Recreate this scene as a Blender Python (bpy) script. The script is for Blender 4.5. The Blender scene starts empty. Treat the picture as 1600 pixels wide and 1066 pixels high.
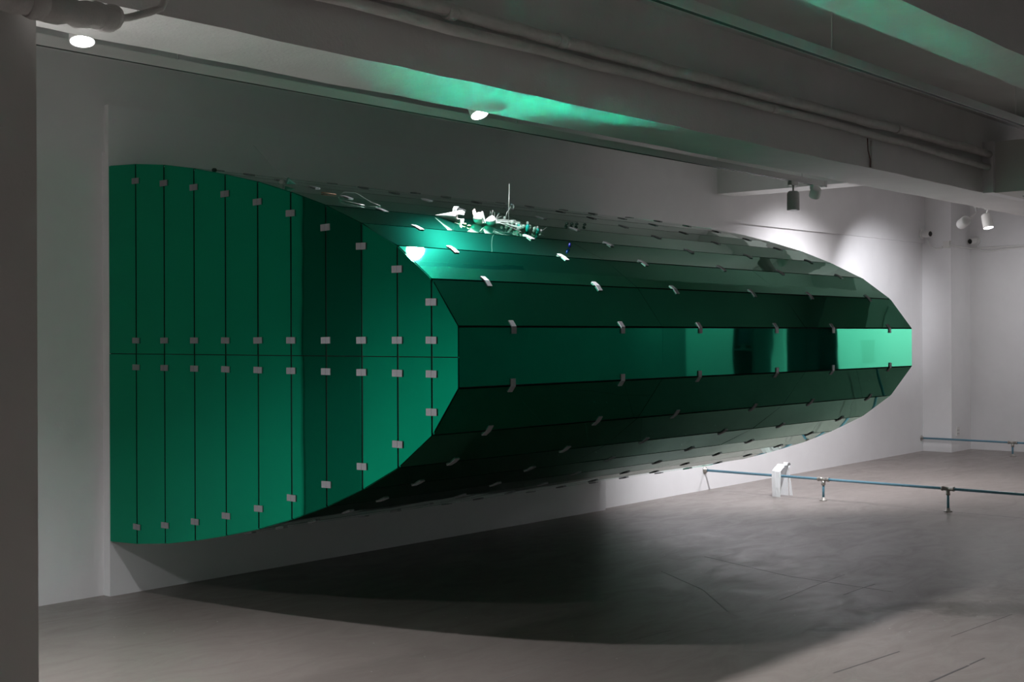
import bpy, bmesh, math, random
from mathutils import Vector, Matrix

random.seed(7)
sc = bpy.context.scene
COL = sc.collection
PI = math.pi

# ------------------------------------------------------------------ camera
cam_d = bpy.data.cameras.new('camera')
cam = bpy.data.objects.new('camera', cam_d)
COL.objects.link(cam)
F_PX = 2014.0
cam_d.sensor_width = 36.0
cam_d.lens = 36.0 * F_PX / 1600.0
cam_d.shift_y = -8.0 / 1600.0
cam_d.clip_start = 0.05
YAW = math.atan(1740.0 / F_PX)
ROLL = math.radians(0.23)
fw = Vector((math.cos(YAW), math.sin(YAW), 0))
rt = Vector((math.sin(YAW), -math.cos(YAW), 0))
up = Vector((0, 0, 1))
cr = rt * math.cos(ROLL) - up * math.sin(ROLL)
cu = rt * math.sin(ROLL) + up * math.cos(ROLL)
M = Matrix.Identity(4)
for r in range(3):
    M[r][0] = cr[r]; M[r][1] = cu[r]; M[r][2] = -fw[r]
M[0][3], M[1][3], M[2][3] = 0.0, 0.0, 1.55
cam.matrix_world = M
sc.camera = cam

# ------------------------------------------------------------------ world, exposure
w = bpy.data.worlds.new('world')
sc.world = w
w.use_nodes = True
w.node_tree.nodes['Background'].inputs[0].default_value = (0.6, 0.65, 0.7, 1)
w.node_tree.nodes['Background'].inputs[1].default_value = 0.0
vs = sc.view_settings
vs.view_transform = 'Standard'
vs.look = 'None'
vs.exposure = 0.0
vs.gamma = 1.0
vs.use_curve_mapping = False
sc.cycles.use_denoising = True
sc.cycles.max_bounces = 8
sc.cycles.diffuse_bounces = 5
sc.cycles.glossy_bounces = 6
sc.cycles.blur_glossy = 0.13
sc.cycles.sample_clamp_indirect = 0.0
sc.cycles.caustics_reflective = True

# power of the spotlights (W), by where they hang
POWER = dict(rail=285.0, rail2=500.0, wash=480.0, glow=480.0, ceil=280.0, far=125.0, fill=25.0, back=520.0, dim=100.0, end=55.0)

# ------------------------------------------------------------------ materials
MATS = {}

def new_mat(name):
    m = bpy.data.materials.new(name)
    m.use_nodes = True
    b = m.node_tree.nodes['Principled BSDF']
    return m, m.node_tree, b

def noise(nt, scale, detail=4, rough=0.55, vec=None, dist=0.0):
    n = nt.nodes.new('ShaderNodeTexNoise')
    n.inputs['Scale'].default_value = scale
    n.inputs['Detail'].default_value = detail
    n.inputs['Roughness'].default_value = rough
    n.inputs['Distortion'].default_value = dist
    if vec is not None:
        nt.links.new(vec, n.inputs['Vector'])
    return n

def pos(nt):
    g = nt.nodes.new('ShaderNodeNewGeometry')
    return g.outputs['Position']

def ramp(nt, fac, stops):
    r = nt.nodes.new('ShaderNodeValToRGB')
    el = r.color_ramp.elements
    while len(el) < len(stops):
        el.new(0.5)
    for e, (p, c) in zip(el, stops):
        e.position = p
        e.color = (c[0], c[1], c[2], 1) if isinstance(c, tuple) else (c, c, c, 1)
    nt.links.new(fac, r.inputs['Fac'])
    return r

def bump(nt, b, h, strength, distance):
    n = nt.nodes.new('ShaderNodeBump')
    n.inputs['Strength'].default_value = strength
    n.inputs['Distance'].default_value = distance
    nt.links.new(h, n.inputs['Height'])
    nt.links.new(n.outputs['Normal'], b.inputs['Normal'])

def paint(name, col, rough=0.6, var=0.05, scale=3.0, bmp=0.15, spec=0.3):
    m, nt, b = new_mat(name)
    n = noise(nt, scale, 5, 0.6, pos(nt))
    lo = tuple(c * (1 - var) for c in col)
    r = ramp(nt, n.outputs['Fac'], [(0.3, lo), (0.7, col)])
    nt.links.new(r.outputs['Color'], b.inputs['Base Color'])
    b.inputs['Roughness'].default_value = rough
    b.inputs['Specular IOR Level'].default_value = spec
    if bmp:
        n2 = noise(nt, 60, 3, 0.6, pos(nt))
        bump(nt, b, n2.outputs['Fac'], bmp, 0.004)
    MATS[name] = m
    return m

def plain(name, col, rough=0.5, metal=0.0, emit=0.0, spec=0.5, var=0.06, scale=25.0):
    m, nt, b = new_mat(name)
    n = noise(nt, scale, 3, 0.5)
    lo = tuple(c * (1 - var) for c in col)
    r = ramp(nt, n.outputs['Fac'], [(0.35, lo), (0.65, col)])
    nt.links.new(r.outputs['Color'], b.inputs['Base Color'])
    b.inputs['Roughness'].default_value = rough
    b.inputs['Metallic'].default_value = metal
    b.inputs['Specular IOR Level'].default_value = spec
    if emit:
        b.inputs['Emission Color'].default_value = (1, 0.97, 0.95, 1)
        b.inputs['Emission Strength'].default_value = emit
    MATS[name] = m
    return m

paint('wall_white', (0.80, 0.79, 0.80))
paint('board_white', (0.80, 0.80, 0.81), var=0.03)
paint('beam_white', (0.74, 0.73, 0.72), var=0.10, scale=2.0, bmp=0.5)
paint('ceiling_grey', (0.62, 0.61, 0.60), var=0.12, scale=1.5, bmp=0.4)
paint('column_grey', (0.62, 0.60, 0.58), var=0.06)
paint('dark_wall', (0.30, 0.31, 0.31), var=0.1)
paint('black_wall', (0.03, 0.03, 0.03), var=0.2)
paint('pipe_wrap', (0.70, 0.68, 0.66), var=0.18, scale=9.0, bmp=0.8)
paint('panel_grey', (0.25, 0.25, 0.25), var=0.05)
plain('lamp_white', (0.78, 0.77, 0.76), 0.4)
plain('lamp_grey', (0.52, 0.52, 0.50), 0.45)
plain('track_grey', (0.66, 0.65, 0.64), 0.4)
plain('slot_black', (0.012, 0.012, 0.012), 0.6)
plain('lens_on', (1, 1, 1), 0.5, emit=60.0)
plain('lens_off', (0.04, 0.04, 0.045), 0.15)
plain('core_black', (0.010, 0.010, 0.010), 0.7)
plain('clip_metal', (0.27, 0.27, 0.285), 0.42, metal=0.35)
plain('pipe_blue', (0.13, 0.30, 0.40), 0.35, spec=0.6, var=0.15)
plain('steel', (0.42, 0.40, 0.37), 0.35, metal=0.7)
plain('shell_white', (0.55, 0.53, 0.52), 0.45)
plain('paper_white', (0.42, 0.41, 0.42), 0.6)
plain('paper_pink', (0.52, 0.38, 0.36), 0.6)
plain('seed_yellow', (0.62, 0.58, 0.32), 0.5)
plain('teal_plastic', (0.004, 0.22, 0.19), 0.12, spec=0.8)
plain('dark_green', (0.015, 0.045, 0.032), 0.4)
plain('blue_bead', (0.004, 0.006, 0.10), 0.2)
plain('wire_grey', (0.40, 0.44, 0.43), 0.35, metal=0.4)
plain('rust_brown', (0.22, 0.11, 0.06), 0.6)
plain('red_wire', (0.12, 0.03, 0.025), 0.6)
plain('mark_dark', (0.085, 0.078, 0.080), 0.45)
plain('mark_pale', (0.26, 0.25, 0.24), 0.5)
plain('socket_white', (0.74, 0.72, 0.70), 0.4)
plain('screen_dark', (0.02, 0.05, 0.07), 0.15)
plain('equipment_black', (0.05, 0.055, 0.055), 0.4)
plain('notice_paper', (0.70, 0.70, 0.69), 0.7)

def mk_mirror():
    m, nt, b = new_mat('green_mirror')
    b.inputs['Base Color'].default_value = (0.001, 0.36, 0.19, 1)
    b.inputs['Metallic'].default_value = 1.0
    b.inputs['Roughness'].default_value = 0.025
    n = noise(nt, 1.3, 2, 0.4, pos(nt))
    bump(nt, b, n.outputs['Fac'], 0.06, 0.05)
    # a thin veil of dust scatters a little light
    g = nt.nodes.new('ShaderNodeBsdfAnisotropic')
    g.inputs['Color'].default_value = (0.02, 0.52, 0.37, 1)
    g.inputs['Roughness'].default_value = 0.42
    mx = nt.nodes.new('ShaderNodeMixShader')
    mx.inputs[0].default_value = 0.026
    nt.links.new(b.outputs[0], mx.inputs[1]); nt.links.new(g.outputs[0], mx.inputs[2])
    nt.links.new(mx.outputs[0], nt.nodes['Material Output'].inputs['Surface'])
    MATS['green_mirror'] = m
mk_mirror()

def mk_clear(name, col, rough=0.15, trans=0.9, ior=1.45):
    m, nt, b = new_mat(name)
    n = noise(nt, 40, 3)
    r = ramp(nt, n.outputs['Fac'], [(0.3, tuple(c * 0.93 for c in col)), (0.7, col)])
    nt.links.new(r.outputs['Color'], b.inputs['Base Color'])
    b.inputs['Roughness'].default_value = rough
    b.inputs['Transmission Weight'].default_value = trans
    b.inputs['IOR'].default_value = ior
    MATS[name] = m
mk_clear('clear_bead', (0.70, 0.82, 0.78), 0.12, 0.8)
mk_clear('bag_plastic', (0.90, 0.91, 0.92), 0.5, 0.22, 1.3)
plain('frosted_head', (0.86, 0.86, 0.84), 0.5)
mk_clear('teal_film', (0.25, 0.62, 0.52), 0.25, 0.5)

def mk_floor():
    m, nt, b = new_mat('polished_concrete')
    p = pos(nt)
    L = nt.links
    big = noise(nt, 0.55, 6, 0.6, p, 0.4)
    mp = nt.nodes.new('ShaderNodeMapping')
    mp.inputs['Scale'].default_value = (1.0, 2.2, 1)
    mp.inputs['Rotation'].default_value = (0, 0, 0.5)
    L.new(p, mp.inputs['Vector'])
    streak = noise(nt, 2.2, 9, 0.68, mp.outputs['Vector'], 1.2)
    c1 = ramp(nt, big.outputs['Fac'], [(0.28, (0.174, 0.150, 0.138)), (0.72, (0.241, 0.209, 0.194))])
    c2 = ramp(nt, streak.outputs['Fac'], [(0.30, (0.72, 0.71, 0.70)), (0.55, (1.0, 1.0, 1.0))])
    mx = nt.nodes.new('ShaderNodeMix'); mx.data_type = 'RGBA'; mx.blend_type = 'MULTIPLY'
    mx.inputs['Factor'].default_value = 0.30
    L.new(c1.outputs['Color'], mx.inputs['A']); L.new(c2.outputs['Color'], mx.inputs['B'])
    col = mx.outputs['Result']
    # stains with shapes of their own: x, y, rx, ry, rotation, strength
    grit = noise(nt, 7.0, 5, 0.7, p, 1.0)
    for (x, y, rx, ry, a, st) in [(7.02, 3.12, 0.75, 0.26, -0.6, 0.95), (7.25, 2.72, 1.0, 0.5, -0.9, 0.9),
                                  (6.22, 3.16, 0.34, 0.12, -0.7, 0.9), (8.10, 2.60, 1.4, 0.8, -0.8, 0.5),
                                  (8.45, 5.6, 1.8, 0.7, -0.9, 0.35)]:
        mpp = nt.nodes.new('ShaderNodeMapping'); mpp.vector_type = 'TEXTURE'
        mpp.inputs['Location'].default_value = (x, y, 0)
        mpp.inputs['Rotation'].default_value = (0, 0, a)
        mpp.inputs['Scale'].default_value = (rx, ry, 1)
        L.new(p, mpp.inputs['Vector'])
        ln = nt.nodes.new('ShaderNodeVectorMath'); ln.operation = 'LENGTH'
        L.new(mpp.outputs['Vector'], ln.inputs[0])
        ad = nt.nodes.new('ShaderNodeMath'); ad.operation = 'ADD'
        L.new(ln.outputs['Value'], ad.inputs[0]); L.new(grit.outputs['Fac'], ad.inputs[1])
        rr = ramp(nt, ad.outputs['Value'], [(0.70, 1.0), (1.0, 0.0)])
        sm = nt.nodes.new('ShaderNodeMath'); sm.operation = 'MULTIPLY'
        L.new(rr.outputs['Color'], sm.inputs[0]); sm.inputs[1].default_value = st
        mm = nt.nodes.new('ShaderNodeMix'); mm.data_type = 'RGBA'
        L.new(sm.outputs['Value'], mm.inputs['Factor'])
        L.new(col, mm.inputs['A']); mm.inputs['B'].default_value = (0.075, 0.066, 0.055, 1)
        col = mm.outputs['Result']
    # pale paint specks
    vo = nt.nodes.new('ShaderNodeTexVoronoi'); vo.inputs['Scale'].default_value = 9.0
    L.new(p, vo.inputs['Vector'])
    lt = nt.nodes.new('ShaderNodeMath'); lt.operation = 'LESS_THAN'; lt.inputs[1].default_value = 0.045
    L.new(vo.outputs['Distance'], lt.inputs[0])
    n3 = noise(nt, 1.3, 2, 0.5, p)
    gt = nt.nodes.new('ShaderNodeMath'); gt.operation = 'GREATER_THAN'; gt.inputs[1].default_value = 0.50
    L.new(n3.outputs['Fac'], gt.inputs[0])
    ml = nt.nodes.new('ShaderNodeMath'); ml.operation = 'MULTIPLY'
    L.new(lt.outputs['Value'], ml.inputs[0]); L.new(gt.outputs['Value'], ml.inputs[1])
    mm = nt.nodes.new('ShaderNodeMix'); mm.data_type = 'RGBA'
    L.new(ml.outputs['Value'], mm.inputs['Factor']); L.new(col, mm.inputs['A'])
    mm.inputs['B'].default_value = (0.50, 0.48, 0.47, 1)
    L.new(mm.outputs['Result'], b.inputs['Base Color'])
    rg = ramp(nt, streak.outputs['Fac'], [(0.3, 0.42), (0.7, 0.28)])
    L.new(rg.outputs['Color'], b.inputs['Roughness'])
    b.inputs['Specular IOR Level'].default_value = 0.42
    n4 = noise(nt, 90, 3, 0.6, p)
    bump(nt, b, n4.outputs['Fac'], 0.06, 0.003)
    MATS['polished_concrete'] = m
mk_floor()

# ------------------------------------------------------------------ mesh helpers
class MB:
    """collects geometry for one mesh object"""
    def __init__(s):
        s.v = []; s.f = []; s.sm = []
    def add(s, vs_, fs, smooth=False):
        o = len(s.v)
        s.v += [Vector(p) for p in vs_]
        s.f += [tuple(i + o for i in f) for f in fs]
        s.sm += [smooth] * len(fs)
        return s
    def box(s, lo, hi):
        (a, b, c), (d, e, f) = lo, hi
        return s.add([(a, b, c), (d, b, c), (d, e, c), (a, e, c), (a, b, f), (d, b, f), (d, e, f), (a, e, f)],
                     [(0, 3, 2, 1), (4, 5, 6, 7), (0, 1, 5, 4), (1, 2, 6, 5), (2, 3, 7, 6), (3, 0, 4, 7)])
    def prism(s, bottom, top):
        n = len(bottom)
        fs = [tuple(range(n))[::-1], tuple(range(n, 2 * n))]
        fs += [(i, (i + 1) % n, (i + 1) % n + n, i + n) for i in range(n)]
        return s.add(list(bottom) + list(top), fs)
    def tube(s, pts, rad, n=12, caps=True, smooth=True):
        pts = [Vector(p) for p in pts]
        rads = rad if isinstance(rad, (list, tuple)) else [rad] * len(pts)
        rings = []
        prev = None
        for i, p in enumerate(pts):
            t = (pts[min(i + 1, len(pts) - 1)] - pts[max(i - 1, 0)])
            if t.length < 1e-9: t = Vector((0, 0, 1))
            t.normalize()
            if prev is None:
                ref = Vector((0, 0, 1)) if abs(t.z) < 0.9 else Vector((1, 0, 0))
                u = t.cross(ref).normalized()
            else:
                u = (prev - t * prev.dot(t)).normalized()
            prev = u
            v = t.cross(u)
            rings.append([p + (u * math.cos(2 * PI * k / n) + v * math.sin(2 * PI * k / n)) * rads[i] for k in range(n)])
        vs_ = [q for r_ in rings for q in r_]
        fs = []
        for i in range(len(rings) - 1):
            for k in range(n):
                a = i * n + k; b = i * n + (k + 1) % n
                fs.append((a, b, b + n, a + n))
        s.add(vs_, fs, smooth)
        if caps:
            o = len(s.v) - len(vs_)
            s.f.append(tuple(o + k for k in range(n))[::-1]); s.sm.append(False)
            o2 = o + (len(rings) - 1) * n
            s.f.append(tuple(o2 + k for k in range(n))); s.sm.append(False)
        return s
    def lathe(s, origin, axis, prof, n=20):
        """prof: list of (distance along axis, radius)"""
        o = Vector(origin); a = Vector(axis).normalized()
        ref = Vector((0, 0, 1)) if abs(a.z) < 0.9 else Vector((1, 0, 0))
        u = a.cross(ref).normalized(); v = a.cross(u)
        vs_ = []
        for (d, r) in prof:
            for k in range(n):
                t = 2 * PI * k / n
                vs_.append(o + a * d + (u * math.cos(t) + v * math.sin(t)) * max(r, 1e-5))
        fs = []
        for i in range(len(prof) - 1):
            for k in range(n):
                p = i * n + k; q = i * n + (k + 1) % n
                fs.append((p, q, q + n, p + n))
        return s.add(vs_, fs, True)
    def mesh(s, name):
        me = bpy.data.meshes.new(name)
        me.from_pydata([tuple(p) for p in s.v], [], s.f)
        for poly, sm in zip(me.polygons, s.sm):
            poly.use_smooth = sm
        bm = bmesh.new(); bm.from_mesh(me)
        bmesh.ops.recalc_face_normals(bm, faces=bm.faces)
        bm.to_mesh(me); bm.free()
        me.update()
        return me
    def build(s, name, mat, parent=None):
        off = Vector((0, 0, 0)); q = parent
        while q is not None:
            off += q.location; q = q.parent
        s.v = [p - off for p in s.v]
        me = s.mesh(name)
        me.materials.append(MATS[mat])
        o = bpy.data.objects.new(name, me)
        COL.objects.link(o)
        o.parent = parent
        return o

def tag(o, label, cat, group=None):
    o['label'] = label; o['category'] = cat
    if group: o['group'] = group
    return o

def thing(name, label, cat, loc=(0, 0, 0), group=None):
    o = bpy.data.objects.new(name, None)
    o.empty_display_size = 0.1
    COL.objects.link(o)
    o.location = loc
    return tag(o, label, cat, group)

def struct(name, mb, mat, label=None):
    o = mb.build(name, mat)
    o['kind'] = 'structure'
    if label: o['label'] = label
    return o

# ------------------------------------------------------------------ setting
XL, XR = -4.0, 17.18          # ends of the gallery
ZC = 3.38                     # ceiling slab
YB = -3.2                     # wall behind the photographer
floor = struct('floor', MB().box((XL - 0.2, YB - 0.2, -0.12), (21.0, 7.3, 0.0)), 'polished_concrete', 'polished grey concrete floor with stains')
struct('ceiling', MB().box((XL - 0.2, YB - 0.2, ZC), (21.0, 7.3, ZC + 0.15)), 'ceiling_grey', 'grey painted concrete ceiling slab')

plan = [(XL, 6.94), (9.3, 6.925), (12.3, 7.0), (16.53, 7.07), (XR + 0.15, 7.07)]
mb = MB()
bot = [(x, y, 0) for x, y in plan] + [(XR + 0.15, 7.25, 0), (XL, 7.25, 0)]
mb.prism(bot, [(x, y, ZC) for x, y, z in bot])
struct('wall_back', mb, 'wall_white', 'long white gallery wall behind the green sculpture')
# the upper part of the wall stands a little proud of the lower part
band = [(XL, 6.90, 2.645), (4.2, 6.90, 2.66), (9.3, 6.885, 2.68), (12.3, 6.97, 2.715), (16.53, 7.035, 2.76)]
mb = MB()
b_ = band + [(16.53, 7.12, 2.76), (XL, 7.12, 2.645)]
mb.prism(b_, [(x, y, ZC) for x, y, z in b_])
struct('wall_upper', mb, 'wall_white', 'upper band of the white wall standing slightly proud')
struct('wall_partition', MB().box((4.2575, 6.863, 0.0), (9.205, 6.935, 2.945)), 'board_white', 'white mounting partition carrying the green sculpture')
struct('pillar', MB().box((16.53, 6.68, 0), (XR + 0.1, 7.2, ZC)), 'wall_white', 'white pillar in the far corner')
struct('wall_right', MB().box((XR, -0.6, 0), (XR + 0.12, 6.8, ZC)), 'wall_white', 'white end wall of the gallery')
struct('wall_right_return', MB().box((XR, YB, 0), (XR + 0.12, -1.55, ZC)), 'wall_white', 'white end wall beyond the dark opening')
struct('wall_left', MB().box((XL - 0.15, YB, 0), (XL, 7.2, ZC)), 'wall_white', 'white wall at the near end of the gallery')
struct('wall_front', MB().box((XL, YB - 0.15, 0), (21.0, YB, ZC)), 'dark_wall', 'dim grey wall facing the sculpture')
annex = MB().box((20.4, YB, 0), (20.55, 7.2, ZC))
struct('wall_annex', annex, 'black_wall', 'black wall of the room beyond the opening')
struct('wall_annex_side', MB().box((XR + 0.12, 0.3, 0), (20.4, 0.42, ZC)), 'black_wall', 'black side wall of the room beyond the opening')
struct('wall_annex_rear', MB().box((XR + 0.12, -2.2, 0), (20.4, -2.08, ZC)), 'black_wall', 'black rear wall of the room beyond the opening')
dark_panel = struct('dark_panel_1', MB().box((2.16, 6.915, 0), (2.72, 6.9395, 2.64)), 'panel_grey', 'narrow grey panel added for the dark band in the end mirrors')  # made-up panel, gives the dark band mirrored in the end face

# concrete beams, edges slightly uneven
def beam(name, x0, x1, y0, y1, z0, z1, mat, label, seg=90):
    rng = random.Random(len(name) + int(y0 * 100))
    mb = MB()
    vs_, fs = [], []
    for i in range(seg + 1):
        x = x0 + (x1 - x0) * i / seg
        j = lambda a: rng.uniform(-a, a)
        vs_ += [(x, y0, z0 + j(.003)), (x, y1 + j(.002), z0 + j(.004)), (x, y1, z1), (x, y0, z1)]
    for i in range(seg):
        a = i * 4
        for k in range(4):
            fs.append((a + k, a + (k + 1) % 4, a + 4 + (k + 1) % 4, a + 4 + k))
    fs += [(3, 2, 1, 0), (seg * 4, seg * 4 + 1, seg * 4 + 2, seg * 4 + 3)]
    mb.add(vs_, fs)
    return struct(name, mb, mat, label)

beam('ceiling_beam', XL, XR, 4.09, 4.60, 2.74, ZC + 0.02, 'beam_white', 'white concrete beam carrying two wrapped pipes')
beam('ceiling_beam', XL, XR, 2.29, 2.60, 2.95, ZC + 0.02, 'beam_white', 'concrete beam with green light on its underside')
beam('ceiling_beam', XL, XR, -0.9, -0.5, 2.85, ZC + 0.02, 'beam_white', 'concrete beam behind the photographer')
struct('ceiling_beam', MB().box((11.21, 4.58, 2.975), (11.55, 7.02, ZC + 0.02)), 'beam_white', 'short cross beam meeting the back wall')
struct('column', MB().box((1.45, 3.98, 0), (2.2025, 4.62, 2.76)), 'column_grey', 'grey concrete column under the piped beam')

# flat marks in the floor
def strip(name, pts, wdt, mat):
    mb = MB()
    P = [Vector((x, y, 0)) for x, y in pts]
    L_, R_ = [], []
    for i, p in enumerate(P):
        t = (P[min(i + 1, len(P) - 1)] - P[max(i - 1, 0)]).normalized()
        nn = Vector((-t.y, t.x, 0)) * wdt * 0.5
        L_.append(p + nn); R_.append(p - nn)
    poly = L_ + R_[::-1]
    n = len(P)
    vs_ = [(q.x, q.y, 0.0) for q in L_ + R_] + [(q.x, q.y, 0.0006) for q in L_ + R_]
    fs = []
    for i in range(n - 1):
        fs.append((2 * n + i, 2 * n + i + 1, 3 * n + i + 1, 3 * n + i))
        fs.append((i, i + 1, 2 * n + i + 1, 2 * n + i))
        fs.append((n + i, n + i + 1, 3 * n + i + 1, 3 * n + i))
    mb.add(vs_, fs)
    mb.build(name, mat, floor)
strip('floor_joint', [(5.42, 2.75), (5.7, 2.72), (6.0, 2.69)], 0.008, 'mark_dark')
strip('floor_joint', [(5.50, 2.352), (5.95, 2.33)], 0.011, 'mark_dark')
strip('floor_joint', [(5.97, 2.332), (6.14, 2.326)], 0.008, 'mark_dark')
strip('floor_joint', [(6.71, 3.74), (7.2, 3.79), (7.7, 3.82)], 0.0025, 'mark_dark')
strip('floor_joint', [(7.09, 3.53), (7.3, 3.535), (7.52, 3.53)], 0.004, 'mark_dark')
strip('floor_joint', [(7.7, 4.88), (7.42, 4.08), (7.36, 3.34)], 0.003, 'mark_dark')
strip('floor_joint', [(11.03, 6.5), (11.0, 3.6)], 0.006, 'mark_dark')
strip('floor_joint', [(6.46, 2.62), (7.19, 2.57)], 0.003, 'mark_dark')
strip('scratch', [(7.04, 4.79), (6.69, 4.25), (6.25, 3.81)], 0.007, 'mark_pale')
strip('scratch', [(4.31, 3.84), (5.15, 3.85), (5.67, 3.8)], 0.004, 'mark_pale')

# ------------------------------------------------------------------ the green mirrored sculpture
PROF = [(6.858, 1.1242), (6.575, 1.1098), (6.291, 1.0789), (6.005, 1.0326), (5.722, .977), (5.443, .9149),
        (5.173, .8398), (4.903, .7532), (4.642, .6481), (4.393, .5262), (4.168, .3622), (4.0015, .1407)]
ZM = 1.4535
X0, X1 = 4.2575, 9.166
sculp = thing('mirrored_wall_sculpture', 'huge faceted green mirror form projecting from the white wall', 'sculpture', (6.7, 6.858, ZM))
OFF = sculp.location.copy()
ring = [Vector((0, y, ZM + h)) for y, h in PROF] + [Vector((0, y, ZM - h)) for y, h in reversed(PROF)]
# dark inner carcass
inner = []
for i, p in enumerate(ring):
    a = ring[max(i - 1, 0)]; b = ring[min(i + 1, len(ring) - 1)]
    t = (b - a).normalized()
    nrm = Vector((0, t.z, -t.y))
    q = p - nrm * 0.013
    q.y = min(q.y, 6.857)
    inner.append(q)
MB().prism([(X0 + 0.007, p.y, p.z) for p in inner], [(X1 - 0.007, p.y, p.z) for p in inner]).build('carcass', 'core_black', sculp)
seglen = (X1 - X0 - 0.012) / 3
GAP = 0.0105
TH = 0.004
panel_meshes = {}
rng = random.Random(11)
def facet_frame(i):
    a, b = ring[i], ring[i + 1]
    t = (b - a); ln = t.length; t.normalize()
    n = Vector((0, t.z, -t.y))
    return a, b, t, n, ln
for i in range(len(ring) - 1):
    a, b, t, n, ln = facet_frame(i)
    wdt = round(ln - GAP, 4)
    sag = {8: 0.0040}.get(i, 0.0)        # row bowed slightly inwards, shaped to gather lamp light on the second beam
    key = (wdt, sag)
    if key not in panel_meshes:
        hl = (seglen - 0.0025) / 2
        if sag:
            mb = MB()
            prof = [(wdt * (q / 10 - 0.5), -sag * (1 - (2 * q / 10 - 1) ** 2)) for q in range(11)]
            vs_ = [(-hl, y, z) for y, z in prof] + [(hl, y, z) for y, z in prof] + [(-hl, y, z - TH) for y, z in prof] + [(hl, y, z - TH) for y, z in prof]
            mb.add(vs_, [(q, q + 1, q + 12, q + 11) for q in range(10)], True)
            o_ = len(vs_)
            mb.add(vs_, [(22 + q, 33 + q, 34 + q, 23 + q) for q in range(10)], True)
            mb.add(vs_, [(q, 22 + q, 23 + q, q + 1) for q in range(10)] + [(11 + q, 12 + q, 34 + q, 33 + q) for q in range(10)] + [(0, 11, 33, 22), (10, 32, 43, 21)])
            me = mb.mesh('mirror_panel')
        else:
            me = MB().box((-hl, -wdt / 2, -TH), (hl, wdt / 2, 0)).mesh('mirror_panel')
        me.materials.append(MATS['green_mirror'])
        panel_meshes[key] = me
    for k in range(3):
        c = (a + b) / 2; c = Vector((X0 + 0.006 + seglen * (k + 0.5), c.y, c.z))
        o = bpy.data.objects.new('mirror_panel', panel_meshes[key])
        COL.objects.link(o); o.parent = sculp
        R = Matrix((Vector((1, 0, 0)), t, n)).transposed()
        if R.determinant() < 0:
            R = Matrix((Vector((1, 0, 0)), -t, n)).transposed()
        rx = math.radians(rng.uniform(-0.22, 0.22)) * (0 if i == 8 else 1); ry = math.radians(rng.uniform(-0.05, 0.05))
        R = R @ Matrix.Rotation(rx, 3, 'X') @ Matrix.Rotation(ry, 3, 'Y')
        o.matrix_local = Matrix.Translation(c - OFF) @ R.to_4x4()
# end panels: eleven vertical strips, each in an upper and a lower half, at both ends
for end, (xa, xb) in enumerate([(X0, X0 + TH), (X1 - TH, X1)]):
    for i in range(len(PROF) - 1):
        (ya, ha), (yb, hb) = PROF[i], PROF[i + 1]
        g = GAP / 2
        y1 = ya - (g if i else 0.0); y2 = yb + (g if i < len(PROF) - 2 else 0.002)
        H = lambda y: ha + (hb - ha) * (y - ya) / (yb - ya) - 0.003
        for sgn in (1, -1):
            z0 = 0.0022 * sgn
            P = [(y1, ZM + z0), (y2, ZM + z0), (y2, ZM + sgn * H(y2)), (y1, ZM + sgn * H(y1))]
            mb = MB().prism([(xa, y, z) for y, z in P], [(xb, y, z) for y, z in P])
            o = mb.build('mirror_panel', 'green_mirror', sculp)
            # each sheet hangs at a hair's breadth from true
            c = Vector(((xa + xb) / 2, (y1 + y2) / 2, ZM + sgn * H(y1) / 2)) - OFF
            tw = Matrix.Rotation(math.radians(rng.uniform(-0.16, 0.16)), 4, 'Z') @ Matrix.Rotation(math.radians(rng.uniform(-0.05, 0.05)), 4, 'Y')
            o.matrix_local = Matrix.Translation(c) @ tw @ Matrix.Translation(-c)
# metal clips
cm = MB()
cm.box((-0.005, -0.034, -0.0165), (0.0, -0.0012, 0.0165)).box((-0.005, 0.0012, -0.0165), (0.0, 0.034, 0.0165)).box((-0.0035, -0.002, -0.0165), (0.0, 0.002, 0.0165))
face_clip = cm.mesh('metal_clip'); face_clip.materials.append(MATS['clip_metal'])
TOPOFF = [0.10, 0.105, 0.105, 0.107, 0.108, 0.11, 0.112, 0.113, 0.112, 0.108]
for i in range(1, len(PROF) - 1):
    y, h = PROF[i]
    for z in (ZM + h - TOPOFF[i - 1], ZM + 0.078, ZM - 0.078, ZM - h + TOPOFF[i - 1]):
        o = bpy.data.objects.new('metal_clip', face_clip)
        COL.objects.link(o); o.parent = sculp
        o.location = Vector((X0 - 0.0005, y, z)) - OFF
        o.rotation_euler = (math.radians(rng.uniform(-1.5, 1.5)), 0, 0)
for i in range(1, len(ring) - 1):
    _, _, t0, n0, _ = facet_frame(i - 1)
    _, _, t1, n1, _ = facet_frame(i)
    p = ring[i]
    nm = (n0 + n1).normalized()
    out = [p - t0 * 0.034 + n0 * 0.0006, p + nm * 0.0006, p + t1 * 0.034 + n1 * 0.0006]
    out2 = [p - t0 * 0.034 + n0 * 0.0056, p + nm * 0.0058, p + t1 * 0.034 + n1 * 0.0056]
    poly = out + out2[::-1]
    mb = MB().prism([(-0.0165, q.y - p.y, q.z - p.z) for q in poly], [(0.0165, q.y - p.y, q.z - p.z) for q in poly])
    me = mb.mesh('metal_clip'); me.materials.append(MATS['clip_metal'])
    for k in range(3):
        for e in (0.375, seglen - 0.375):
            o = bpy.data.objects.new('metal_clip', me)
            COL.objects.link(o); o.parent = sculp
            o.location = Vector((X0 + 0.006 + k * seglen + e + rng.uniform(-.006, .006), p.y, p.z)) - OFF

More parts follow.
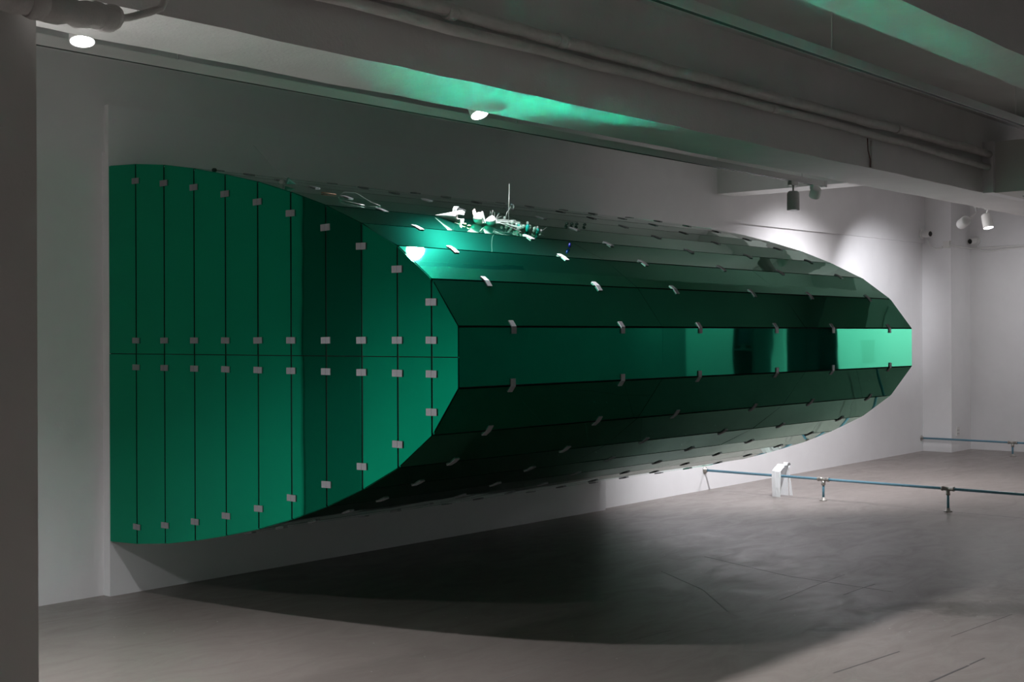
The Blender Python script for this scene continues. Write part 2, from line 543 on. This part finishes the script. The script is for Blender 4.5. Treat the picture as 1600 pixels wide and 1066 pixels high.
# ------------------------------------------------------------------ lighting tracks and spotlights
def lighting_track(label, x0, x1, y, z, rods, mat='track_grey', wdt=0.036, hgt=0.048):
    t = thing('lighting_track', label, 'track', (x0, y, z))
    h = wdt / 2
    P = [(y - h, z), (y - 0.0145, z), (y - 0.0145, z + 0.018), (y + 0.0145, z + 0.018), (y + 0.0145, z), (y + h, z), (y + h, z + hgt), (y - h, z + hgt)]
    MB().prism([(x0, a, b) for a, b in P], [(x1, a, b) for a, b in P]).build('rail', mat, t)
    MB().box((x0 + 0.01, y - 0.0143, z + 0.0015), (x1 - 0.01, y + 0.0143, z + 0.0178)).build('slot', 'slot_black', t)
    MB().box((x0 - 0.02, y - h - 0.002, z - 0.003), (x0 + 0.02, y + h + 0.002, z + hgt + 0.004)).build('end_cap', mat, t)
    MB().box((x1 - 0.02, y - h - 0.002, z - 0.003), (x1 + 0.02, y + h + 0.002, z + hgt + 0.004)).build('end_cap', mat, t)
    for x in rods:
        MB().tube([(x, y, z + hgt - 0.004), (x, y, ZC + 0.01)], 0.0045, 6).build('suspension_rod', mat, t)
    return t

def spotlight(label, disc, aim, rail_z, power=0.0, on=True, L=0.17, R=0.050, mat='lamp_white', cone=150, blend=0.85, col=(0.97, 0.97, 0.985), rail_xy=None, lensmat=None, soft=None, spill=0.0):
    """disc: centre of the lit end; aim: a point the lamp looks at"""
    d = (Vector(aim) - Vector(disc)).normalized()
    c = Vector(disc)
    back = c - d * L
    mid = c - d * L * 0.62
    rx, ry = rail_xy if rail_xy else (back.x, back.y)
    if rail_xy is None and rail_z == 2.955: ry = 4.70
    t = thing('track_spotlight', label, 'spotlight', (rx, ry, rail_z))
    body = MB().lathe(c, -d, [(0.012, R - 0.004), (0.0, R - 0.003), (-0.0, R), (0.006, R + 0.001), (L - 0.02, R), (L - 0.008, R - 0.006), (L, R - 0.014), (L, 0.0)], 24).build('head', mat, t)
    MB().lathe(c + d * -0.004, d, [(0.0, R - 0.004), (0.001, R * 0.84), (0.002, R * 0.6), (0.003, R * 0.3), (0.003, 0.0)], 24).build('lens', lensmat or ('lens_on' if on else 'lens_off'), body)
    MB().tube([(rx, ry, rail_z - 0.03), (rx, ry, (rail_z + back.z) / 2 if rail_z - back.z > 0.05 else rail_z - 0.035), back + d * 0.012], [0.016, 0.008, 0.008], 10).build('arm', mat, t)
    MB().box((rx - 0.055, ry - 0.017, rail_z - 0.034), (rx + 0.055, ry + 0.017, rail_z - 0.0005)).build('adapter', mat, t)
    if on and power:
        ld = bpy.data.lights.new('spot_light', 'SPOT')
        ld.energy = power; ld.color = col
        ld.spot_size = math.radians(cone); ld.spot_blend = blend
        ld.shadow_soft_size = soft or R * 0.8
        lo = bpy.data.objects.new('spot_light', ld)
        COL.objects.link(lo)
        lo.parent = t
        lo.location = c + d * 0.022 - t.location
        lo.rotation_euler = d.to_track_quat('-Z', 'Y').to_euler()
        if spill:                       # the weak wide spill around the hot beam of the same lamp
            l2 = ld.copy(); l2.energy = spill; l2.spot_size = math.radians(172); l2.spot_blend = 0.5
            o2 = bpy.data.objects.new('spill_light', l2)
            COL.objects.link(o2); o2.parent = t
            o2.location = lo.location
            o2.rotation_euler = Vector((d.x * 0.3, d.y * 0.3, d.z)).to_track_quat('-Z', 'Y').to_euler()
    return t

P_ = POWER
ZR = 2.955
lighting_track('lighting rail with lit spotlights hidden behind the piped beam', -1.0, 6.4, 4.70, ZR, [0.0, 2.0, 4.0, 6.0])
spotlight('unseen lit spotlight added on the rail past the grey column', (0.42, 4.70, 2.745), (0.42, 4.8, 0), ZR, P_['rail'])  # out of view, added to light the wall mirrored in the end face
spotlight('glowing spotlight beside the grey column below the wrapped pipe', (2.80, 4.70, 2.742), (2.4, 4.0, 0), ZR, P_['rail'])
spotlight('glowing spotlight above the small objects on the sculpture', (5.18, 4.70, 2.75), (5.0, 3.35, 0), ZR, P_['rail2'], cone=108, blend=1.0, soft=0.048, spill=68.0)
lighting_track('pale lighting track above the sculpture between beam and wall', -1.0, 9.98, 5.13, 2.80, [0.5, 3.55, 6.0, 9.6])
spotlight('grey unlit spotlight hanging straight down from the track end', (9.45, 5.13, 2.565), (9.45, 5.13, 0), 2.80, 0, False, L=0.155, mat='lamp_grey')
spotlight('frosted white spotlight at the very end of the track', (9.83, 5.14, 2.71), (11.6, 6.97, 0.0), 2.80, P_['wash'], True, L=0.085, R=0.046, mat='frosted_head', cone=90, blend=1.0, col=(0.97, 0.96, 1.0), rail_xy=(9.82, 5.13))
lighting_track('long lighting track with black slot hanging before the piped beam', -1.0, 14.0, 3.0, 2.92, [5.93, 8.5, 11.0])
lighting_track('lighting track behind the beam near the far corner', 12.2, 16.0, 4.95, 2.86, [12.6, 15.4])
spotlight('white spotlight tilted towards the wall near the far corner', (12.78, 5.06, 2.655), (14.95, 7.05, 2.05), 2.86, P_['glow'], True, L=0.15, cone=40, blend=1.0, col=(0.95, 0.95, 1.0), rail_xy=(12.9, 4.95))
spotlight('lit spotlight shining down beside its tilted neighbour', (13.17, 4.93, 2.635), (12.8, 4.3, 0), 2.86, P_['far'], True, L=0.15, cone=120, blend=0.8, rail_xy=(13.2, 4.95))
spotlight('unseen spotlight added under the ceiling to light the back wall', (12.7, 5.55, 3.17), (12.8, 7.0, 0.2), ZC, P_['ceil'], True, L=0.12, cone=120, blend=0.9, col=(0.98, 0.96, 1.0))  # hidden above the beam, added to brighten the far stretch of wall
spotlight('unseen spotlight added on the corner track to light the end wall', (15.45, 4.70, 2.70), (17.2, 5.7, 1.0), 2.86, P_['end'], True, L=0.15, cone=110, blend=0.9, rail_xy=(15.4, 4.95))  # outside the frame, put in to brighten the end wall
lighting_track('lighting track in front of the end wall', 8.0, 16.5, 0.6, 2.85, [9.0, 15.0])
spotlight('dim spotlight by the equipment rack', (15.4, -2.5, 3.17), (17.2, -2.6, 1.5), ZC, P_['dim'], True, L=0.12, cone=100, blend=0.9)
spotlight('spotlight washing the end wall', (15.3, 0.6, 2.66), (17.2, 0.3, 1.5), 2.85, P_['back'], True, cone=100, blend=0.9)
spotlight('unseen fill spotlight added for the floor before the sculpture', (9.2, 0.6, 2.66), (9.4, 1.2, 0), 2.85, P_['fill'], True, cone=120, blend=0.8)  # unseen fill lamp, added to lift the floor a little

# ------------------------------------------------------------------ pipes on the beam
def wob(pts, n, amp, seed):
    rg = random.Random(seed)
    out = []
    for i in range(len(pts) - 1):
        a, b = Vector(pts[i]), Vector(pts[i + 1])
        for k in range(n):
            p = a.lerp(b, k / n)
            out.append(p + Vector((0, rg.uniform(-amp, amp) * 0.4, rg.uniform(-amp, amp))))
    out.append(Vector(pts[-1]))
    return out

def wrapped_pipe(label, pts, r, joints, seed):
    t = thing('wrapped_pipe', label, 'pipe', pts[0])
    path = wob(pts, 5, 0.006, seed)
    rg = random.Random(seed + 1)
    MB().tube(path, [r * rg.uniform(0.94, 1.05) for _ in path], 14).build('insulation', 'pipe_wrap', t)
    for (x, y, z) in joints:
        MB().tube([(x - 0.03, y, z), (x - 0.01, y, z), (x + 0.01, y, z), (x + 0.03, y, z)], [r * 1.06, r * 1.16, r * 1.14, r * 1.05], 14).build('tape_joint', 'pipe_wrap', t)
    return t
wrapped_pipe('upper fat wrapped pipe along the beam face', [(-1, 4.035, 3.02), (3.0, 4.035, 3.02), (4.57, 4.035, 3.03), (5.4, 4.035, 3.025), (6.4, 4.035, 3.04), (8.0, 4.035, 3.04), (9.4, 4.035, 3.06), (10.795, 4.035, 3.055)], 0.033,
             [(4.25, 4.035, 3.022), (5.05, 4.035, 3.027), (9.0, 4.035, 3.054)], 3)
wrapped_pipe('lower wrapped pipe along the beam face', [(-1, 4.04, 2.93), (3.0, 4.04, 2.945), (4.57, 4.04, 2.95), (6.4, 4.04, 2.965), (8.0, 4.04, 2.97), (9.4, 4.04, 2.965), (10.795, 4.04, 2.95)], 0.025, [(7.2, 4.04, 2.967)], 4)
wrapped_pipe('thick stained pipe crossing in front of the column top', [(1.2, 3.87, 2.63), (1.95, 3.87, 2.632), (2.15, 3.87, 2.625), (2.32, 3.87, 2.62), (2.39, 3.885, 2.63), (2.435, 3.90, 2.64)], 0.046, [(2.14, 3.87, 2.626)], 5)
tag(MB().tube([(2.448, 3.90, 2.637), (2.50, 3.90, 2.652), (2.58, 3.90, 2.685), (2.63, 3.90, 2.71), (2.655, 3.90, 2.76), (2.665, 3.93, 2.85), (2.67, 3.95, 3.0), (2.67, 3.95, 3.378)], 0.014, 10).build('conduit', 'pipe_wrap'),
    'thin white conduit rising from the thick stained pipe', 'conduit')
t = thing('cable_drop', 'red and grey cables hanging down the beam face', 'cable', (8.6, 4.085, 2.95))
MB().tube([(8.56, 4.06, 2.94), (8.60, 4.075, 2.86), (8.645, 4.08, 2.80), (8.65, 4.083, 2.745)], 0.004, 6).build('red_cable', 'red_wire', t)
MB().box((8.665, 4.078, 2.745), (8.69, 4.0895, 2.94)).build('cable_trunking', 'pipe_wrap', t)

# air handling box on the beam, with the white stub behind it
t = thing('air_handler_box', 'grey air handling box where the wrapped pipes end', 'air handler', (10.95, 3.4, 2.74))
MB().box((10.84, 3.10, 2.735), (11.7, 4.0, 3.165)).build('casing', 'column_grey', t)
MB().box((10.80, 4.0, 2.735), (11.7, 4.089, 3.165)).build('mounting_plate', 'wall_white', t)
MB().box((11.2, 3.4, 2.722), (11.6, 3.9, 2.735)).build('grille', 'track_grey', t)

# ------------------------------------------------------------------ far corner fittings
def cctv(label, base_c, base_n, look):
    t = thing('security_camera', label, 'security camera', base_c)
    n = Vector(base_n).normalized(); c = Vector(base_c)
    MB().lathe(c, n, [(0.0, 0.0), (0.0, 0.062), (0.018, 0.062), (0.026, 0.052), (0.026, 0.0)], 20).build('base', 'lamp_white', t)
    l = Vector(look).normalized()
    s = c + n * 0.035
    MB().tube([c + n * 0.02, c + n * 0.05], 0.026, 12).build('swivel', 'lamp_white', t)
    e = c + n * 0.05 + l * 0.105
    a = c + n * 0.05 - l * 0.035
    hs = MB().lathe(a, l, [(0.0, 0.0), (0.0, 0.030), (0.012, 0.042), (0.128, 0.042), (0.136, 0.038), (0.130, 0.034), (0.130, 0.0)], 20).build('housing', 'lamp_white', t)
    MB().lathe(a + l * 0.1315, l, [(0.0, 0.033), (0.004, 0.03), (0.006, 0.0)], 20).build('lens', 'slot_black', hs)
    return t
cctv('white security camera fixed to the wall beside the pillar', (16.40, 7.03, 2.87), (0, -1, 0.0), (-0.35, -0.95, -0.05))
cctv('white security camera on the end wall past the pillar', (17.178, 6.60, 2.80), (-1, 0, 0), (-0.9, 0.25, -0.12))
t = thing('junction_box', 'small white cable box on the pillar edge', 'cable box', (16.53, 6.72, 2.72))
MB().box((16.50, 6.69, 2.68), (16.5295, 6.775, 2.77)).build('cover', 'socket_white', t)
def flex(label, pts, r):
    tag(MB().tube(pts, r, 8).build('cable_conduit', 'lamp_white'), label, 'conduit')
flex('white flexible conduit looping from camera to cable box', [(16.445, 6.975, 2.795), (16.475, 6.965, 2.765), (16.51, 6.95, 2.72), (16.514, 6.91, 2.685), (16.514, 6.86, 2.67), (16.514, 6.80, 2.685), (16.514, 6.777, 2.70)], 0.012)
flex('white conduit running on from the cable box along the end wall', [(16.514, 6.688, 2.71), (16.514, 6.665, 2.71), (16.6, 6.664, 2.71), (17.1, 6.664, 2.70), (17.162, 6.6, 2.70), (17.164, 6.0, 2.705), (17.164, 4.6, 2.71)], 0.0125)
flex('second white conduit drooping under the end wall camera', [(17.11, 6.585, 2.725), (17.125, 6.55, 2.69), (17.145, 6.48, 2.66), (17.16, 6.40, 2.655), (17.164, 6.26, 2.668), (17.164, 6.1, 2.678), (17.164, 4.6, 2.682)], 0.0115)
t = thing('wall_socket', 'white power socket low on the pillar side', 'socket', (16.72, 6.68, 0.26))
MB().box((16.675, 6.668, 0.205), (16.765, 6.6798, 0.325)).build('plate', 'socket_white', t)
for (dx, dz) in ((-0.018, 0.02), (0.018, 0.02), (-0.018, -0.025), (0.018, -0.025)):
    MB().box((16.72 + dx - 0.006, 6.6672, 0.262 + dz - 0.008), (16.72 + dx + 0.006, 6.6682, 0.262 + dz + 0.008)).build('socket_hole', 'mark_dark', t)

# ------------------------------------------------------------------ low pipe barriers
def barrier(label, x, ywall, yend, z, posts):
    t = thing('pipe_barrier', label, 'barrier', (x, ywall, 0))
    MB().tube([(x, ywall - 0.02, z), (x, yend, z)], 0.0125, 12).build('rail', 'pipe_blue', t)
    MB().lathe((x, ywall - 0.001, z), (0, -1, 0), [(0, 0), (0, 0.036), (0.008, 0.036), (0.010, 0.022), (0.030, 0.020), (0.030, 0.0)], 16).build('wall_flange', 'steel', t)
    for y in posts:
        p = MB().tube([(x, y, 0.012), (x, y, z - 0.01)], 0.0115, 12).build('post', 'pipe_blue', t)
        mb = MB().tube([(x, y - 0.058, z), (x, y - 0.044, z), (x, y - 0.044, z), (x, y + 0.044, z), (x, y + 0.044, z), (x, y + 0.058, z)], [0.021, 0.021, 0.018, 0.018, 0.021, 0.021], 12)
        mb.tube([(x, y, z - 0.015), (x, y, z - 0.055)], 0.0185, 12)
        mb.build('tee_fitting', 'steel', p)
        MB().lathe((x, y, 0), (0, 0, 1), [(0, 0), (0, 0.036), (0.008, 0.036), (0.010, 0.020), (0.032, 0.019), (0.032, 0.0)], 16).build('floor_flange', 'steel', p)
    return t
barrier('low blue pipe barrier with a plastic bag on it', 11.0, 6.968, 1.2, 0.2, [5.67, 4.48, 3.3, 2.1])
barrier('low blue pipe barrier by the far pillar', 16.47, 7.069, 1.4, 0.175, [5.87, 4.6, 3.3])

# white plastic bag standing over the barrier rail
t = thing('plastic_bag', 'translucent white plastic bag standing on the barrier rail', 'bag', (11.05, 6.15, 0))
def sheet(P, th=0.0016):
    mb = MB()
    P = [Vector(p) for p in P]
    n = (P[1] - P[0]).cross(P[2] - P[0]).normalized() * th
    mb.prism(P, [p + n for p in P])
    return mb
rg = random.Random(5)
def curtain(prof, ys, th=0.0022, jit=0.004):
    """a thin folded sheet: profile in x and z, drawn along y"""
    rows = []
    for y in ys:
        rows.append([Vector((x + rg.uniform(-jit, jit), y + rg.uniform(-jit, jit), max(z + (rg.uniform(-jit, jit) if z > 0.01 else 0), 0.001))) for x, z in prof])
    n = len(prof); m = len(ys)
    mb = MB()
    vs_ = [p for r_ in rows for p in r_]
    cx = sum(p.x for p in vs_) / len(vs_); cz = 0.12
    vin = [p + Vector((cx - p.x, 0, (cz - p.z) * (1 if p.z > 0.02 else 0))).normalized() * th for p in vs_]
    fs = []
    N = n * m
    for j in range(m - 1):
        for i in range(n - 1):
            a_ = j * n + i
            fs += [(a_, a_ + 1, a_ + n + 1, a_ + n), (N + a_, N + a_ + n, N + a_ + n + 1, N + a_ + 1)]
    for i in range(n - 1):
        for j in (0, m - 1):
            a_ = j * n + i
            fs.append((a_, a_ + 1, N + a_ + 1, N + a_))
    for j in range(m - 1):
        for i in (0, n - 1):
            a_ = j * n + i
            fs.append((a_, a_ + n, N + a_ + n, N + a_))
    return mb.add(vs_ + vin, fs, False)
curtain([(10.965, 0.001), (10.962, 0.09), (10.963, 0.18), (10.970, 0.245), (11.005, 0.270), (11.05, 0.290), (11.08, 0.305), (11.11, 0.295), (11.122, 0.255), (11.125, 0.17), (11.128, 0.08), (11.135, 0.001)],
        [6.10, 6.12, 6.145, 6.165, 6.19]).build('bag_body', 'bag_plastic', t)
curtain([(11.055, 0.298), (11.065, 0.315), (11.08, 0.322), (11.10, 0.318), (11.115, 0.302), (11.11, 0.28)], [6.075, 6.09, 6.105, 6.12], jit=0.008).build('gathered_top', 'bag_plastic', t)
sheet([(11.138, 6.10, 0.002), (11.160, 6.075, 0.002), (11.140, 6.085, 0.14), (11.122, 6.097, 0.27)]).build('loose_flap', 'bag_plastic', t)

# ------------------------------------------------------------------ small objects lying on the sculpture
def on(x, i, s, h=0.0):
    """a point on upper facet i at position s (0 upper edge, 1 lower edge), h above the surface"""
    a, b, tt, n, ln = facet_frame(i)
    p = a.lerp(b, s)
    return Vector((x, p.y, p.z)) + n * (h + 0.0012)
GRP = 'found objects lying on the mirror sculpture'

# rolled paper cone with a torn mouth
tip = on(5.03, 7, 0.04, 0.004); mouth = on(5.10, 7, 0.36, 0.030)
ax = (mouth - tip).normalized()
t = thing('paper_cone', 'white rolled paper cone with torn mouth on the green mirror', 'paper cone', on(5.07, 7, 0.2), GRP)
ln = (mouth - tip).length
MB().lathe(tip, ax, [(0.0, 0.002), (ln * 0.5, 0.016), (ln, 0.032), (ln, 0.030), (ln * 0.5, 0.0145), (0.004, 0.001)], 22).build('cone', 'paper_white', t)
u = ax.cross(Vector((0, 0, 1))).normalized(); v = u.cross(ax).normalized()
mb = MB()
for k, (a0, a1, lg) in enumerate([(0.3, 1.1, 0.045), (1.5, 2.3, 0.03), (3.3, 4.6, 0.04), (5.0, 5.9, 0.028)]):
    vs_ = []
    for j in range(6):
        q = j / 5
        for e in range(5):
            an = a0 + (a1 - a0) * e / 4
            rr = 0.031 + 0.012 * math.sin(q * PI * 0.8) - 0.006 * q
            c = tip + ax * (ln - 0.004 + lg * q)
            vs_.append(c + (u * math.cos(an) + v * math.sin(an)) * rr)
    fs = [(j * 5 + e, j * 5 + e + 1, j * 5 + e + 6, j * 5 + e + 5) for j in range(5) for e in range(4)]
    m1 = MB().add(vs_, fs, True)
    m1.build('torn_flap', 'shell_white', t)
for k in range(3):
    b0 = on(5.115 + 0.012 * k, 7, 0.18, 0.03)
    MB().tube([b0, b0 + Vector((0.004, 0, 0.025)), b0 + Vector((0.014, 0, 0.040)), b0 + Vector((0.026, 0, 0.043))], [0.004, 0.0035, 0.003, 0.002], 6).build('curled_strip', 'wire_grey', t)

for k, (x, s, lab) in enumerate([(5.126, 0.40, 'pale seed next to the paper cone mouth'), (5.132, 0.50, 'pale seed between two other seeds on the mirror'), (5.137, 0.60, 'pale seed lying nearest to the facet edge')]):
    c = on(x, 7, s, 0.004)
    mb = MB().lathe(c - Vector((0.011, 0, 0)), (1, -0.2, 0), [(0.0, 0.0), (0.004, 0.0035), (0.012, 0.005), (0.019, 0.003), (0.023, 0.0)], 10)
    tag(mb.build('seed', 'seed_yellow'), lab, 'seed', GRP)

def shell(label, x, s, R, tilt, mat, extra=None):
    c = on(x, 7, s, R * 0.92)
    t = thing('broken_shell', label, 'shell', on(x, 7, s), GRP)
    a = Vector(tilt).normalized()
    prof = [(R * math.cos(q) * -1, R * math.sin(q)) for q in [0.02 + i * (2.25 / 10) for i in range(11)]]
    inn = [(d * 0.93, r_ * 0.93) for d, r_ in reversed(prof)]
    m1 = MB().lathe(c, a, prof + inn, 22)
    m1.build('cup', mat, t)
    return t, c, a
t, c, a = shell('white broken shell with a pink paper scrap beside the paper cone', 5.285, 0.34, 0.034, (0.55, -0.75, 0.2), 'shell_white')
sheet([c + Vector((-0.03, 0.02, 0.018)), c + Vector((0.0, 0.024, 0.03)), c + Vector((-0.012, 0.024, 0.056)), c + Vector((-0.036, 0.02, 0.04))]).build('paper_scrap', 'paper_pink', t)
MB().lathe(c + a * 0.02, a, [(0, 0.033), (0.004, 0.036), (0.008, 0.032), (0.004, 0.028), (0, 0.033)], 20).build('rolled_rim', 'shell_white', t)
t, c, a = shell('grey and white shell half joined to the wire bundle', 5.375, 0.36, 0.030, (-0.5, 0.3, 0.75), 'paper_white')
MB().lathe(c - a * 0.004, a, [(0.0, 0.0), (0.0, 0.0285), (0.004, 0.0285), (0.006, 0.0)], 20).build('cap', 'frosted_head', t)

# fan of fine wires
t = thing('wire_bundle', 'fan of fine pale wires spreading from the shell', 'wire bundle', on(5.47, 7, 0.35), GRP)
rg = random.Random(21)
root = on(5.405, 7, 0.36, 0.022)
for k in range(26):
    e = on(5.52 + rg.uniform(-0.02, 0.045), 7, rg.uniform(-0.05, 0.75), rg.uniform(0.003, 0.055))
    m_ = root.lerp(e, 0.5) + Vector((0, 0, rg.uniform(0.0, 0.008)))
    MB().tube([root + Vector((0, rg.uniform(-.012, .012), rg.uniform(-.012, .012))), m_, e], 0.0011, 4, smooth=False).build('wire', 'wire_grey', t)
for (x, s, h1) in ((5.44, 0.15, 0.075), (5.455, 0.05, 0.06)):
    MB().tube([on(x, 7, s, 0.0), on(x, 7, s, 0.05), on(x - 0.005, 7, s, h1), on(x + 0.02, 7, s, h1 - 0.02), on(x + 0.035, 7, s, 0.02)], 0.0013, 5).build('wire', 'wire_grey', t)

t = thing('upright_wire', 'tall thin upright wire with a small loop', 'wire', on(5.575, 7, 0.25), GRP)
b0 = on(5.575, 7, 0.25, 0.0)
MB().tube([b0, b0 + Vector((0, 0, 0.1)), b0 + Vector((0.006, 0, 0.24))], 0.0014, 5).build('wire', 'wire_grey', t)
lp = [b0 + Vector((-0.03, 0, 0.04)), b0 + Vector((-0.015, 0, 0.075)), b0 + Vector((0.01, 0, 0.1))] + [b0 + Vector((0.03 + 0.016 * math.cos(q), 0, 0.112 + 0.014 * math.sin(q))) for q in [PI + i * 0.6 for i in range(10)]]
MB().tube(lp, 0.0012, 5).build('loop', 'wire_grey', t)

def bead_cluster(label, spots, r, mat='clear_bead'):
    t = thing('bead_cluster', label, 'beads', on(spots[0][0], 7, spots[0][1]), GRP)
    for (x, s, h) in spots:
        c = on(x, 7, s, h + r)
        MB().lathe(c, (0.3, 0.2, 1), [(-r, 0.0), (-r * 0.8, r * 0.55), (-r * 0.3, r * 0.95), (r * 0.3, r * 0.95), (r * 0.8, r * 0.55), (r, 0.0)], 12).build('bead', mat, t)
rg = random.Random(33)
bead_cluster('climbing cluster of clear beads at the wire ends', [(5.565 + 0.004 * k + rg.uniform(-.008, .008), 0.52 - 0.06 * k + rg.uniform(-.05, .05), 0.010 * (k % 3)) for k in range(9)], 0.008)
bead_cluster('round ring of clear beads beside the teal bottle', [(5.583 + 0.017 * math.cos(q), 0.55 + 0.06 * math.sin(q), 0.012 + 0.014 * math.sin(q)) for q in [i * 0.9 for i in range(7)]], 0.008)
bead_cluster('clear bead cluster between the two teal bottles', [(5.665 + rg.uniform(-.018, .018), 0.60 + rg.uniform(-.1, .1), 0.012 * (k % 3)) for k in range(9)], 0.008)
def bottle(label, x, s, hgt, r):
    t = thing('teal_bottle', label, 'bottle', on(x, 7, s), GRP)
    b0 = on(x, 7, s)
    bd = MB().lathe(b0, (0.05, 0, 1), [(0, 0.0), (0, r), (hgt * 0.55, r), (hgt * 0.72, r * 0.55), (hgt * 0.72, 0.0)], 16).build('body', 'teal_plastic', t)
    MB().lathe(b0 + Vector((0.0015, 0, hgt * 0.72)), (0.05, 0, 1), [(0, r * 0.6), (hgt * 0.22, r * 0.65), (hgt * 0.28, r * 0.4), (hgt * 0.28, 0.0)], 14).build('stopper', 'clear_bead', bd)
bottle('small teal bottle with a clear stopper among the beads', 5.625, 0.62, 0.06, 0.011)
bottle('smaller teal bottle by the metal clip', 5.69, 0.70, 0.044, 0.010)
bottle('dark teal bottle standing behind the bead ring', 5.60, 0.45, 0.04, 0.011)
t = thing('wire_star', 'tiny wire star with a long straight arm', 'wire star', on(5.77, 7, 0.55), GRP)
c = on(5.77, 7, 0.55, 0.008)
for q in range(4):
    d = Vector((math.cos(q * 0.8), 0.2, math.sin(q * 0.8))) * 0.012
    MB().tube([c - d, c + d], 0.0016, 5).build('spike', 'wire_grey', t)
MB().tube([c, c + Vector((0.075, 0.02, 0.028))], 0.0013, 5).build('arm', 'wire_grey', t)
c = on(5.755, 8, 0.40, 0.012)
tag(MB().lathe(c - Vector((0, 0, 0.014)), (0.1, 0, 1), [(0, 0), (0.002, 0.007), (0.012, 0.0085), (0.024, 0.007), (0.028, 0)], 12).build('blue_bead', 'blue_bead'), 'deep blue bead alone on the mirror facet', 'bead', GRP)
# row of dark little blossoms farther along
for k, lab in enumerate(['dark green bead first in the short row of four', 'dark green bead second in the short row of four', 'dark green bead third in the short row of four', 'dark green bead last in the short row of four']):
    c = on(6.32 + 0.065 * k + (0.03 if k == 3 else 0), 6, 0.62 - 0.04 * k, 0.010)
    mb = MB().lathe(c - Vector((0, 0, 0.010)), (0, 0.2, 1), [(0, 0), (0.003, 0.009), (0.010, 0.012), (0.017, 0.008), (0.02, 0)], 10)
    tag(mb.build('green_bead', 'dark_green'), lab, 'bead', GRP)
# near the end face: teal film cone with a thread, grey nugget, twigs
t = thing('film_cone', 'small teal film cone with a long fine thread', 'film cone', on(4.44, 5, 0.1), GRP)
b0 = on(4.43, 5, 0.12, 0.002)
MB().lathe(b0 + Vector((0.04, -0.02, 0.006)), (-1, 0.4, 0.35), [(0, 0.001), (0.05, 0.020), (0.05, 0.018), (0.002, 0.0005)], 14).build('cone', 'teal_film', t)
MB().tube([b0 + Vector((0.02, 0, 0.015)), b0 + Vector((-0.06, 0.06, 0.10)), b0 + Vector((-0.13, 0.12, 0.21))], 0.0009, 4).build('thread', 'wire_grey', t)
c = on(4.41, 5, 0.03, 0.012)
tag(MB().lathe(c - Vector((0, 0, 0.013)), (0.2, 0, 1), [(0, 0), (0.002, 0.012), (0.012, 0.016), (0.022, 0.010), (0.027, 0)], 7).build('pebble', 'lamp_grey'), 'grey nugget beside the teal film cone', 'pebble', GRP)
c = on(4.29, 3, 0.5, 0.008)
tag(MB().lathe(c - Vector((0, 0, 0.009)), (0.1, 0.1, 1), [(0, 0), (0.002, 0.012), (0.010, 0.015), (0.018, 0.011), (0.021, 0)], 10).build('dark_knob', 'dark_green'), 'dark green knob at the edge of the end face', 'knob', GRP)
def twig(label, pts, mat='wire_grey', r=0.0013):
    tag(MB().tube(pts, r, 5).build('wire_scrap', mat), label, 'wire', GRP)
twig('bent pale wire arching over the upper facets', [on(4.57, 6, 0.05, 0.0), on(4.60, 6, 0.05, 0.03), on(4.66, 6, 0.15, 0.036), on(4.70, 6, 0.45, 0.01), on(4.735, 6, 0.6, 0.002)])
twig('short rusty twig near the film cone', [on(4.52, 5, 0.75, 0.003), on(4.60, 5, 0.85, 0.004)], 'rust_brown', 0.003)
twig('short pale wire lying on the facet below the twig', [on(4.50, 6, 0.4, 0.003), on(4.54, 6, 0.6, 0.003), on(4.58, 6, 0.75, 0.003)], 'wire_grey', 0.003)

# ------------------------------------------------------------------ things seen only in the front mirror facet
t = thing('equipment_rack', 'dark equipment rack with shelves mirrored in the front facet', 'rack', (16.7, -1.77, 0))
for y in (-1.94, -1.64):
    MB().box((16.45, y, 0), (16.95, y + 0.04, 1.9)).build('side_panel', 'equipment_black', t)
for z in (0.1, 0.7, 1.28):
    MB().box((16.45, -1.90, z), (16.95, -1.64, z + 0.03)).build('shelf', 'equipment_black', t)
MB().box((16.93, -1.90, 0.1), (16.95, -1.64, 1.9)).build('back_panel', 'equipment_black', t)
t = thing('monitor', 'dark blue screen on the equipment rack', 'monitor', (16.6, -1.77, 1.31))
MB().box((16.50, -1.89, 1.36), (16.54, -1.65, 1.62)).build('casing', 'equipment_black', t)
MB().box((16.497, -1.875, 1.38), (16.4995, -1.665, 1.60)).build('screen', 'screen_dark', t)
MB().box((16.48, -1.82, 1.311), (16.62, -1.72, 1.37)).build('stand', 'equipment_black', t)
t = thing('notice_sheet', 'wall text sheet on the end wall', 'notice', (XR, -0.2, 1.3))
MB().box((XR - 0.004, -0.30, 1.15), (XR - 0.0005, -0.08, 1.47)).build('sheet', 'notice_paper', t)
